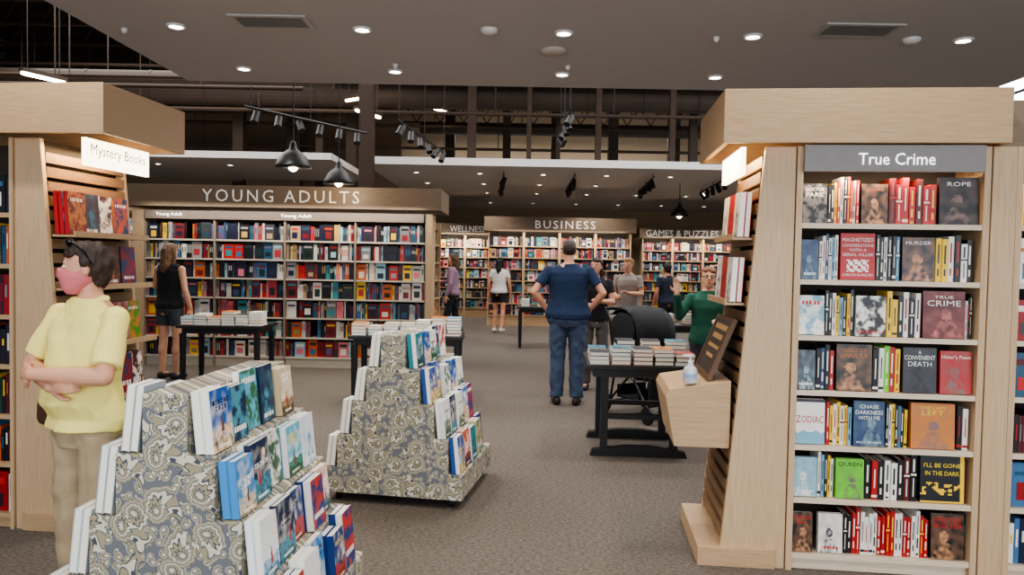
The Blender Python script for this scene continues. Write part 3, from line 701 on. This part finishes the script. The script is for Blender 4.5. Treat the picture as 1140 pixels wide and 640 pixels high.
def pyramid(F, L, pal, lab, grp):
    r = root('tiered_display', F, lab, 'display stand')
    pr = [(-HW[0], .06), (HW[0], .06)]
    for i in range(5):
        pr.append((HW[i], ZT[i]))
        if i < 4: pr.append((HW[i + 1], ZT[i]))
    left = [(-x, z) for x, z in pr[2:]][::-1]
    mb = MB(); mb.prism(pr + left, 0, L); obj('fabric_body', mb, PAIS, I4, r, bevel=.004)
    for x in (-.38, .38):
        for y in (.07, L - .07): caster(r, x, y)
    for i in range(4):
        for side in (1, -1):
            y = .012
            for s in range(5):
                wd = R.uniform(.138, .164)
                if side < 0 and s > 1: break
                cp = R.choice((2, 2, 1)) if side > 0 else (2 if s == 0 else 1)
                if side > 0 and s == 0: cp = 2
                hh = R.uniform(.198, .24); a, b = R.choice(pal); dk = C(30, 36, 50)
                t = R.uniform(.024, .032) if side > 0 else .030
                q = R.random()
                pt = p_scene(a, b, R.choice((dk, C(180, 50, 50), C(120, 80, 60))), R.choice((C(250, 248, 240), C(250, 248, 240), C(30, 30, 40), C(250, 220, 90)))) if q < .7 else (p_photo(a, b, C(250, 248, 240)) if q < .85 else p_portrait(a, b, C(250, 248, 240)))
                for k in range(cp):
                    x = HW[i + 1] + .024 + t / 2 + k * (t + .001)
                    m = F @ T(V(side * x, y + wd / 2, ZT[i] + t / 2 * .14 + .002)) @ RY(-6 * side) @ RZ(90 * side)
                    ca = R.choice((a, a, C(236, 234, 228))) if side > 0 else R.choice((C(190, 196, 200), C(150, 160, 172), C(206, 200, 190)))
                    if k < cp - 1:
                        face_book(m, wd - .008, hh, t, ca, 'paperback tucked behind another on the tiered display', grp)
                    else:
                        face_book(m, wd - .008, hh, t, ca, R.choice(('bright summer novel with illustrated landscape cover', 'paperback novel with pale title on its cover', 'novel with seaside cover leaning on the tier')) if side > 0 else 'novel with cream page edges leaning outward on the tier', grp, pt, res=(28, 40) if side > 0 else (10, 14))
                y += wd + .008
    return r
FP1 = T(V(-1.175, 2.50, 0)) @ RZ(-4)
pyramid(FP1, .87, BLUES, 'stepped display in grey and cream paisley fabric, loaded with novels', 'novels on the nearer paisley display')
FP2 = T(V(-.74, 4.62, 0)) @ RZ(-10)
pyramid(FP2, .87, [ART[4], ART[6], ART[8], ART[2], ART[10], ART[9], ART[11], BLUES[6], BLUES[9]], 'stepped paisley-fabric display on black casters, loaded with novels', 'novels on the farther paisley display')

# ------------------------------------------------------------------ tables and stacks
def table(Mx, W, D, H, lab, trestle=False):
    r = root('display_table', Mx, lab, 'table')
    mb = MB(); mb.box(-W / 2, W / 2, -D / 2, D / 2, H - .035, H); obj('table_top', mb, BLACK, I4, r, bevel=.003)
    mb = MB(); mb.box(-W / 2 + .05, W / 2 - .05, -D / 2 + .05, D / 2 - .05, H - .10, H - .035); obj('apron', mb, BLACK, I4, r)
    if trestle:
        for y in (-D / 2 + .14, D / 2 - .14):
            mb = MB(); mb.box(-W / 2 + .12, -W / 2 + .18, y - .03, y + .03, .06, H - .1); mb.box(W / 2 - .18, W / 2 - .12, y - .03, y + .03, .06, H - .1)
            mb.prism([(-W / 2 + .04, 0), (W / 2 - .04, 0), (W / 2 - .06, .05), (.1, .085), (-.1, .085), (-W / 2 + .06, .05)], y - .035, y + .035)
            mb.box(-W / 2 + .18, W / 2 - .18, y - .02, y + .02, .3, .34)
            obj('trestle_leg', mb, BLACK, I4, r)
    else:
        for sx in (-1, 1):
            for sy in (-1, 1):
                x = sx * (W / 2 - .06); y = sy * (D / 2 - .06)
                mb = MB(); mb.rings([(0, .02, .02, y, x), (.04, .026, .026, y, x), (.2, .03, .03, y, x), (H - .1, .035, .035, y, x)], n=12, e=4); obj('leg', mb, BLACK, I4, r)
    return r
SHARED = []
for i in range(10):
    c = R.choice([K['w'], K['l'], C(200, 190, 176), K['n'], K['t'], K['o'], K['w'], C(160, 60, 50)])
    SHARED.append(mesh(cover_mb(.15, .22, .032, c, R.choice([K['w'], K['w'], c]), p_portrait(c, K['n']), None, True), 'book', [BOOK]))
def stack(Mx, n, grp, s=1):
    for i in range(n):
        NB[0] += 1
        obj('book', R.choice(SHARED), [], Mx @ T(V(R.uniform(-.004, .004), 0, .0165 + i * .033)) @ RZ(R.choice((0, 180)) + R.uniform(-3, 3)) @ T(V(0, -.11, 0)) @ RX(-90), None, 'book lying flat in a tidy stack on a table', 'book', grp)
def sstack(Mx, n):
    for i in range(n):
        m = Mx @ RZ(R.uniform(-4, 4)); z = i * .033
        STUFF.col = R.choice([K['w'], K['l'], C(200, 190, 176), K['n'], K['w'], K['o']]); STUFF.box(-.075, .075, -.11, .11, z + .001, z + .004, m); STUFF.box(-.075, .075, -.11, .11, z + .029, z + .032, m)
        STUFF.col = PAGE; STUFF.box(-.072, .072, -.107, .107, z + .004, z + .029, m)
T3 = T(V(1.06, 6.25, 0)) @ RZ(-3)
table(T3, .86, .9, .75, 'black wooden display table with trestle feet', True)
for x, y, n in ((-.33, -.3, 3), (-.16, -.3, 4), (.01, -.3, 4), (.18, -.3, 4), (.34, -.3, 3), (-.33, 0, 3), (-.1, 0, 5), (.12, 0, 5), (.33, 0, 5)):
    stack(T3 @ T(V(x, y, .751)), n, 'stacked books on the trestle table')
T2 = T(V(-1.12, 8.1, 0)) @ RZ(2)
table(T2, 1.2, .75, .75, 'black wooden display table behind the paisley stand')
for x, n in ((-.50, 4), (-.33, 3), (-.16, 4), (.01, 4), (.18, 5), (.34, 6), (.50, 6)):
    sstack(T2 @ T(V(x, -.18, .751)), n)
T1 = T(V(-3.45, 9.0, 0))
table(T1, 1.0, .65, .74, 'black wooden display table near the young adult shelves')
for x, n in ((-.40, 3), (-.24, 4), (-.08, 3), (.09, 5), (.25, 4), (.41, 5)):
    sstack(T1 @ T(V(x, -.15, .741)), n)
T4 = T(V(.55, 13.6, 0))
table(T4, .9, .7, .75, 'small black display table beside the main aisle')
for x in (-.3, 0, .3): sstack(T4 @ T(V(x, 0, .751)), 4)
T5 = T(V(2.3, 10.2, 0))
table(T5, 1.3, .8, .75, 'black display table behind the stroller')
for x in (-.45, -.15, .15, .45): sstack(T5 @ T(V(x, 0, .751)), 4)
obj('books', STUFF, BOOK, label='hundreds of assorted books lining the distant bookcase shelves', cat='books', kind='stuff')

# ------------------------------------------------------------------ people
def fused(mb, name, mat, parent, vox, it=3, clampz=False, disp=0, ds=(9, 9, 9)):
    me = mesh(mb, name, [mat]); o = bpy.data.objects.new(name, me); COL.objects.link(o)
    m = o.modifiers.new('r', 'REMESH'); m.mode = 'VOXEL'; m.voxel_size = vox; m.use_smooth_shade = True
    s = o.modifiers.new('s', 'SMOOTH'); s.factor = .5; s.iterations = it
    bpy.context.view_layer.update()
    dg = bpy.context.evaluated_depsgraph_get(); me2 = bpy.data.meshes.new_from_object(o.evaluated_get(dg))
    bpy.data.objects.remove(o)
    if disp:
        ns = [v.normal.copy() for v in me2.vertices]
        for v, nn in zip(me2.vertices, ns):
            c = v.co; q = Vector((c.x * ds[0], c.y * ds[1], c.z * ds[2]))
            v.co = c + nn * disp * (noise.noise(q) + .5 * noise.noise(q * 2.1))
    if clampz:
        for v in me2.vertices: v.co.z = max(v.co.z, 0.001)
    me2.polygons.foreach_set('use_smooth', [True] * len(me2.polygons))
    me2.materials.clear(); me2.materials.append(mat)
    return obj(name, me2, [], I4, parent)
def hand(mb, w, d, n, side, curl=35):
    w = Vector(w); d = Vector(d).normalized(); n = Vector(n); n = (n - d * n.dot(d)).normalized(); s = d.cross(n) * side
    B = Matrix((s, n, d)).transposed().to_4x4()
    mb.ell((0, 0, 0), (.037, .015, .05), T(w + d * .045) @ B)
    for off, L in ((.028, .068), (.0095, .077), (-.0095, .071), (-.028, .055)):
        p = w + d * .08 + s * off; a = rad(curl) * .5; d1 = d * math.cos(a) + n * math.sin(a)
        a = rad(curl) * 1.5; d2 = d * math.cos(a) + n * math.sin(a); q = p + d1 * L * .5
        mb.tube(p, q, .009, .0083, 8); mb.tube(q, q + d2 * L * .5, .0083, .007, 8)
    p = w + d * .022 + s * .03; q = p + (d * .6 + s * .65 + n * .3).normalized() * .038
    mb.tube(p, q, .0125, .0105, 8); mb.tube(q, q + (d * .9 + s * .15 + n * .35).normalized() * .03, .0105, .0085, 8)
def person(label, loc, yaw, h, skin, hairc, topc, botc, arms, head=(0, 0), hair='short', sleeve=.55, shorts=False, wide=1.0, vox=.009, shoec=C(40, 38, 40), legs=None, belly=0, hs=.96, legw=1.0, wr=.006, hd=.009):
    r = root('person', T(V(loc[0], loc[1], 0)) @ RZ(yaw), label, 'person')
    S = Matrix.Scale(h / 1.7, 4); idx = str(len(bpy.data.materials))
    SK = M('skin' + idx, skin, .5, var=.05); HR = M('hair' + idx, hairc, .55, var=.45, scale=60, stretch=(3, 3, .5), bump=.5)
    TP = M('top_cloth' + idx, topc, .9, var=.06, scale=6, bump=.1); BT = M('bottom_cloth' + idx, botc, .85, var=.1, scale=9, bump=.3)
    SH = M('shoe' + idx, shoec, .5)
    Mh = T(V(0, -.01, 1.50)) @ RZ(head[0]) @ RX(head[1]) @ Matrix.Scale(hs, 4) @ T(V(0, 0, -.026))
    legs = legs or {1: ((.09, 0, .90), (.10, -.01, .48), (.10, .02, .08), 8), -1: ((-.09, 0, .90), (-.10, -.01, .48), (-.10, .02, .08), -8)}
    W = wide
    tor = [(.80, .13 * W, .10, .0), (.86, .165 * W, .115, .005), (.93, .170 * W, .118, .01), (1.0, .150 * W, .105 + belly, -belly), (1.08, .135 * W, .095 + belly, -belly), (1.17, .138 * W, .098 + belly * .8, -belly * .7), (1.27, .155 * W, .108 + belly * .4, -.008), (1.35, .160 * W, .098, .0), (1.41, .115 * W, .072, .01), (1.45, .065, .058, .01)]
    b = MB(S)
    b.rings(tor)
    b.tube((0, .015, 1.42), (0, .0, 1.53), .052, .05)
    for s in (1, -1):
        hp, kn, an, ft = legs[s]
        b.tube(hp, kn, .078 * (W + 1) / 2, .052, 14); b.tube(kn, an, .054, .036, 14)
        kk = Vector(kn); aa = Vector(an); b.ell(kk.lerp(aa, .3) + V(0, .014, 0), (.05, .05, .10))
        e, wv, dv, nv, cu = arms[s]
        shd = V(s * .172 * W, 0, 1.365)
        b.ell(shd, (.050, .050, .050)); b.tube(shd, e, .047, .038)
        ev, wvv = Vector(e), Vector(wv); mid = ev.lerp(wvv, .28)
        b.tube(e, mid, .038, .041); b.tube(mid, wv, .041, .026); hand(b, wv, dv, nv, s * 1.0, cu)
        fa = Vector(an); fd = V(math.sin(rad(ft)), -math.cos(rad(ft)), 0)
        b.tube(fa + V(0, 0, -.03), fa + fd * .13 + V(0, 0, -.045), .034, .028)
    b.rings([(-.004, .022, .022, -.05), (.012, .038, .040, -.042), (.04, .052, .062, -.028), (.07, .062, .078, -.016), (.10, .068, .087, -.008), (.135, .073, .092, 0), (.17, .071, .088, .004), (.20, .055, .07, .006), (.218, .032, .042, .008), (.225, .012, .015, .008)], Mh)
    b.ell((0, -.095, .088), (.013, .018, .014), Mh); b.tube((0, -.088, .118), (0, -.106, .09), .008, .011, 8, True, Mh)
    b.tube((-.03, -.083, .130), (.03, -.083, .130), .010, .010, 8, True, Mh)
    for s in (1, -1):
        b.ell((s * .073, .005, .10), (.010, .018, .030), Mh)
    fused(b, 'body', SK, r, vox, 2)
    for s in (1, -1):
        e = MB(S); e.col = C(235, 230, 225); e.ell((s * .031, -.083, .113), (.014, .010, .0075), Mh, 10, 6)
        e.col = C(40, 28, 20); e.ell((s * .031, -.0915, .113), (.0062, .003, .0062), Mh, 10, 6)
        e.col = hairc; e.ell((s * .033, -.092, .131), (.019, .005, .0035), Mh, 8, 4)
        obj('eye', e, BOOK, I4, r, smooth=True)
    e = MB(S); e.ell((0, -.090, .047), (.022, .007, .007), Mh); obj('mouth', e, M('lips', C(160, 80, 76), .5), I4, r, smooth=True)
    b = MB(S)
    if hair == 'short_man':
        b.ell((0, .024, .135), (.075, .080, .090), Mh); b.ell((0, .0, .178), (.071, .090, .050), Mh)
    else:
        b.ell((0, .026, .13), (.080, .086, .102), Mh); b.ell((0, .002, .180), (.075, .094, .050), Mh)
        if hair == 'short': b.ell((0, .052, .085), (.064, .050, .07), Mh); b.tube((-.045, -.07, .178), (.055, -.068, .168), .020, .018, 8, True, Mh)
        for s in (1, -1):
            b.ell((s * .067, .02, .14), (.018, .045, .055), Mh)
        if hair == 'long':
            b.tube((0, .07, .12), (0, .095, -.06), .07, .065, 14, True, Mh); b.tube((0, .095, -.06), (0, .10, -.17), .065, .03, 14, True, Mh)
            for s in (1, -1): b.tube((s * .07, .02, .13), (s * .075, .03, -.07), .024, .018, 10, True, Mh)
        if hair == 'bun': b.ell((0, .11, .15), (.045, .04, .045), Mh); b.ell((0, .05, .09), (.065, .05, .06), Mh)
    fused(b, 'hair', HR, r, .006 if vox < .008 else .008, 2, disp=hd if hair != 'short_man' else .003, ds=(50, 50, 18))
    b = MB(S); ex = .014
    tz = [(.88, .168 * W + ex, .118 + ex + belly * .6, .008 - belly * .5)] + [(z, rx + ex + (.014 if z < 1.2 else .004), ry + ex + .004, cy) for z, rx, ry, cy in tor[2:8]] + [(1.405, .125 * W, .080, .008), (1.445, .080, .064, .01)]
    b.rings(tz)
    for s in (1, -1):
        e, wv = Vector(arms[s][0]), Vector(arms[s][1]); shd = V(s * .168 * W, 0, 1.362)
        if sleeve > 0:
            b.ell(shd, (.060, .060, .060))
            if sleeve <= 1: b.tube(shd, shd.lerp(e, sleeve), .057, .058, 14, False)
            else: b.tube(shd, e, .058, .048); b.tube(e, e.lerp(wv, .95), .048, .036, 14, False)
        else: b.ell(V(s * .12 * W, .005, 1.38), (.045, .06, .055))
    fused(b, 'shirt', TP, r, vox, 3, disp=wr, ds=(9, 9, 6))
    b = MB(S)
    b.rings([(.80, .14 * W, .11, 0), (.86, .172 * W, .124, .006), (.93, .176 * W, .126, .01), (1.0, .158 * W, .113 + belly * .5, -belly * .5)])
    for s in (1, -1):
        hp, kn, an, ft = [Vector(q) if not isinstance(q, (int, float)) else q for q in legs[s]]
        if shorts:
            b.tube(hp, hp.lerp(kn, .55), .092, .086, 16, False); b.ell(hp, (.09, .09, .09))
        else:
            b.ell(hp, (.09, .09, .09)); b.tube(hp, kn, .090 * (W + 1) / 2, .068 * legw, 16); b.tube(kn, an + V(0, 0, .0), .068 * legw, .058 * legw, 16, False)
    fused(b, 'shorts' if shorts else 'trousers', BT, r, vox, 3, disp=.011, ds=(12, 12, 9))
    for s in (1, -1):
        hp, kn, an, ft = legs[s]; fa = Vector(an); B = T(V(fa.x, fa.y, 0)) @ RZ(ft)
        b = MB(S); z0 = fa.z - .08
        b.ell((0, -.03, .032 + z0), (.045, .095, .04), B); b.ell((0, -.12, .028 + z0), (.046, .068, .032), B); b.ell((0, .03, .04 + z0), (.04, .045, .05), B)
        fused(b, 'shoe', SH, r, .008, 2, True)
    return r, S, Mh
SKN = C(208, 154, 126)
def hang(s, out=.24, fw=-.02): return ((s * out, .02, 1.11), (s * (out + .01), fw - .05, .87), (0, -.1, -1), (-s, 0, 0), 25)
armA = {1: ((.258, -.10, 1.13), (.01, -.25, 1.14), (-1, .18, .06), (0, 1, -.2), 50), -1: ((-.258, -.10, 1.14), (.05, -.195, 1.085), (1, -.0, .12), (0, 1, .1), 45)}
WX, WY = -1.765, 3.08
rA, SA, MhA = person('woman in yellow t-shirt, khaki trousers and pink mask, arms crossed', (WX, WY), -28, 1.61, SKN, C(56, 41, 35), C(240, 226, 136), C(170, 150, 120), armA, head=(-40, -1), hair='short', sleeve=.82, wide=1.14, vox=.0065, belly=.028, shoec=C(120, 100, 80), hs=.96, wr=.011, legw=1.2, hd=.010)
b = MB(SA)
b.rings([(-.014, .028, .028, -.052), (.010, .048, .052, -.046), (.04, .062, .076, -.032), (.07, .071, .094, -.022), (.095, .060, .102, -.018), (.106, .02, .085, -.034)], MhA)
b.ell((0, -.098, .075), (.028, .022, .03), MhA)
for s in (1, -1): b.path([(s * .065, -.03, .09), (s * .078, .01, .105)], .0035, 6, MhA)
fused(b, 'face_mask', M('pink_cloth', C(208, 116, 120), .8, bump=.3, scale=30), rA, .005, 2)
b = MB(SA)
for s in (1, -1):
    b.path([(s * .064, -.055, .222), (s * .088, .0, .18), (s * .084, .03, .13)], .004, 8, MhA)
    b.ell((s * .036, -.070, .222), (.031, .014, .018), MhA)
b.tube((-.01, -.080, .224), (.01, -.080, .224), .004, .004, 8, True, MhA)
obj('sunglasses', b, M('glossy_black', C(16, 16, 18), .12), I4, rA)
# folded shirt collar
b = MB(SA)
for s in (1, -1):
    b.tube((s * .070, .03, 1.445), (s * .062, -.045, 1.425), .016, .016, 8); b.tube((s * .062, -.045, 1.425), (s * .018, -.085, 1.385), .016, .010, 8)
b.tube((-.070, .035, 1.445), (.070, .035, 1.445), .017, .017, 8)
fused(b, 'collar', M('collar_cloth', C(240, 226, 136), .9), rA, .006, 2)
r = root('shoulder_bag', T(V(WX - .28, WY + .17, .80)) @ RZ(-40), 'brown leather shoulder bag at the woman\'s hip', 'bag')
mb = MB(); mb.rings([(0, .07, .022, 0), (.02, .08, .028, 0), (.10, .075, .026, 0), (.15, .065, .012, 0)], e=3.5); obj('body', mb, M('bag_leather', C(84, 56, 38), .45), I4, r, smooth=True)
mb = MB(); mb.path([(-.06, 0, .14), (-.02, .0, .32), (.05, .02, .52), (.06, 0, .14)], .006); obj('strap', mb, M('bag_leather2', C(60, 40, 30), .45), I4, r)

arms_hip = {s: ((s * .35, .06, 1.15), (s * .235, -.03, .99), (-s * .5, -.6, -.5), (-s, .2, 0), 30) for s in (1, -1)}
person('man in a navy t-shirt and jeans, hands on hips', (.62, 8.1), 176, 1.82, C(200, 146, 120), C(60, 48, 40), C(26, 44, 74), C(60, 74, 98), arms_hip, hair='short_man', sleeve=.62, wide=1.24, shoec=C(40, 34, 30), vox=.008, belly=.015, legw=1.18, wr=.006)
armsB = {1: ((.25, -.04, 1.15), (.26, -.26, 1.20), (.0, -1, .3), (0, 0, -1), 30), -1: hang(-1)}
person('woman in a black tank top and dark shorts, browsing shelves', (-4.33, 9.35), 165, 1.72, C(204, 152, 124), C(110, 80, 56), C(26, 26, 30), C(60, 66, 70), armsB, hair='long', sleeve=0, shorts=True)
armsD = {1: ((.22, -.05, 1.13), (.05, -.24, 1.15), (-.6, -.5, .3), (0, -.3, -1), 45), -1: ((-.22, -.03, 1.13), (-.12, -.22, 1.08), (.3, -1, .2), (1, 0, -.2), 50)}
person('woman in black clothes facing the man, dark hair', (1.03, 9.1), -5, 1.63, SKN, C(62, 44, 34), C(34, 32, 38), C(90, 84, 84), armsD, head=(-20, -6), hair='long', sleeve=.5)
person('woman in a grey top with light hair, looking down', (1.76, 11.2), -20, 1.66, C(214, 160, 130), C(150, 112, 74), C(150, 140, 134), C(60, 60, 70), armsD, head=(-10, 4), hair='bun', sleeve=.6)
armsF = {-1: ((-.29, -.08, 1.17), (-.33, -.20, 1.42), (-.05, -.02, 1), (0, -1, 0), 12), 1: ((.22, -.05, 1.13), (.12, -.24, 1.14), (-.6, -.6, .2), (0, 0, -1), 50)}
rF, SF, MhF = person('woman in a green top raising one hand', (1.86, 7.0), -10, 1.55, C(218, 164, 136), C(120, 76, 48), C(30, 80, 64), C(50, 50, 58), armsF, head=(0, -4), hair='short', sleeve=1.2, vox=.008)
b = MB(SF)
for s in (1, -1):
    for k in range(12):
        a0 = k * math.pi / 6; a1 = (k + 1) * math.pi / 6
        b.tube((s * .033 + .024 * math.cos(a0), -.100, .113 + .018 * math.sin(a0)), (s * .033 + .024 * math.cos(a1), -.100, .113 + .018 * math.sin(a1)), .003, .003, 6, True, MhF)
    b.tube((s * .057, -.098, .118), (s * .078, .0, .118), .003, .003, 6, True, MhF)
obj('glasses', b, BLACK, I4, rF)
legsG = {1: ((.09, 0, .90), (.11, -.08, .49), (.11, .0, .08), 5), -1: ((-.09, 0, .90), (-.10, .03, .49), (-.10, .16, .10), -5)}
person('woman in a white top and black shorts walking', (-.28, 16.4), 165, 1.66, C(206, 150, 122), C(34, 26, 24), C(220, 216, 212), C(28, 28, 32), {1: hang(1), -1: hang(-1)}, hair='long', sleeve=.5, shorts=True, legs=legsG, vox=.011, shoec=C(220, 220, 220))
person('woman in a mauve top and dark leggings beside shelves', (-1.17, 14.6), -100, 1.7, C(206, 150, 122), C(90, 62, 40), C(140, 112, 128), C(30, 30, 36), {1: hang(1), -1: ((-.22, -.06, 1.12), (-.15, -.26, 1.15), (0, -1, 0), (0, 0, -1), 40)}, hair='long', sleeve=1.2, legs=legsG, vox=.011)
person('person in dark clothes browsing beyond the tables', (2.85, 13.6), 200, 1.6, C(180, 120, 96), C(26, 22, 22), C(30, 36, 54), C(30, 30, 34), {1: hang(1), -1: hang(-1)}, hair='short', sleeve=.6, vox=.011)

# ------------------------------------------------------------------ stroller
r = root('stroller', T(V(1.40, 7.55, 0)) @ RZ(28), 'black folding baby stroller with rounded canopy', 'stroller')
FRM = M('stroller_metal', C(40, 40, 44), .35, .6); CL = M('stroller_cloth', C(24, 24, 28), .85)
mb = MB()
for s in (1, -1):
    mb.path([(s * .24, -.36, .1), (s * .24, -.05, .45), (s * .24, .28, .90), (s * .24, .42, 1.08)], .014); mb.path([(s * .24, .34, .1), (s * .24, -.05, .45)], .012); mb.path([(s * .24, .3, .12), (s * .24, .16, .72)], .012)
mb.path([(-.24, .42, 1.08), (.24, .42, 1.08)], .018); mb.path([(-.24, .34, .12), (.24, .34, .12)], .01); mb.path([(-.24, -.3, .16), (.24, -.3, .16)], .01); mb.path([(-.23, -.2, .62), (-.1, -.3, .64), (.1, -.3, .64), (.23, -.2, .62)], .014)
obj('frame', mb, FRM, I4, r)
mb = MB(); mb.box(-.21, .21, -.24, .16, .40, .52); mb.box(-.21, .21, .0, .05, .46, .98, T(V(0, .12, 0)) @ RX(-14)); mb.box(-.19, .19, -.30, -.26, .2, .44); mb.box(-.225, -.19, -.2, .2, .42, .80); mb.box(.19, .225, -.2, .2, .42, .80)
obj('seat', mb, CL, I4, r, bevel=.01)
mb = MB()
rg = []
for i in range(9):
    a = rad(-25 + i * 20); rg.append([(x * .25, .12 - math.cos(a) * .30 * (1 - .14 * x * x), .84 + math.sin(a) * .29 * (1 - .12 * x * x)) for x in (-1, -.6, 0, .6, 1)] + [(x * .235, .12 - math.cos(a) * .285 * (1 - .14 * x * x), .83 + math.sin(a) * .275) for x in (1, .6, 0, -.6, -1)])
mb.loft(rg)
for s in (1, -1): mb.ell((s * .235, .12, .86), (.02, .22, .20))
obj('canopy', mb, CL, I4, r, smooth=True)
mb = MB(); mb.box(-.18, .18, -.1, .26, .17, .19); mb.box(-.18, .18, .24, .26, .17, .30); mb.box(-.18, .18, -.1, -.08, .17, .27); obj('basket', mb, CL, I4, r)
for s in (1, -1):
    for y, rr in ((-.36, .085), (.36, .11)):
        mb = MB(); mb.tube((s * .27 - .015, y, rr), (s * .27 + .015, y, rr), rr, rr, 24, False); mb.tube((s * .27 - .022, y, rr), (s * .27 + .022, y, rr), rr * .3, rr * .3, 12, False); obj('wheel', mb, BLACK, I4, r)
print('BOOKS', NB[0])
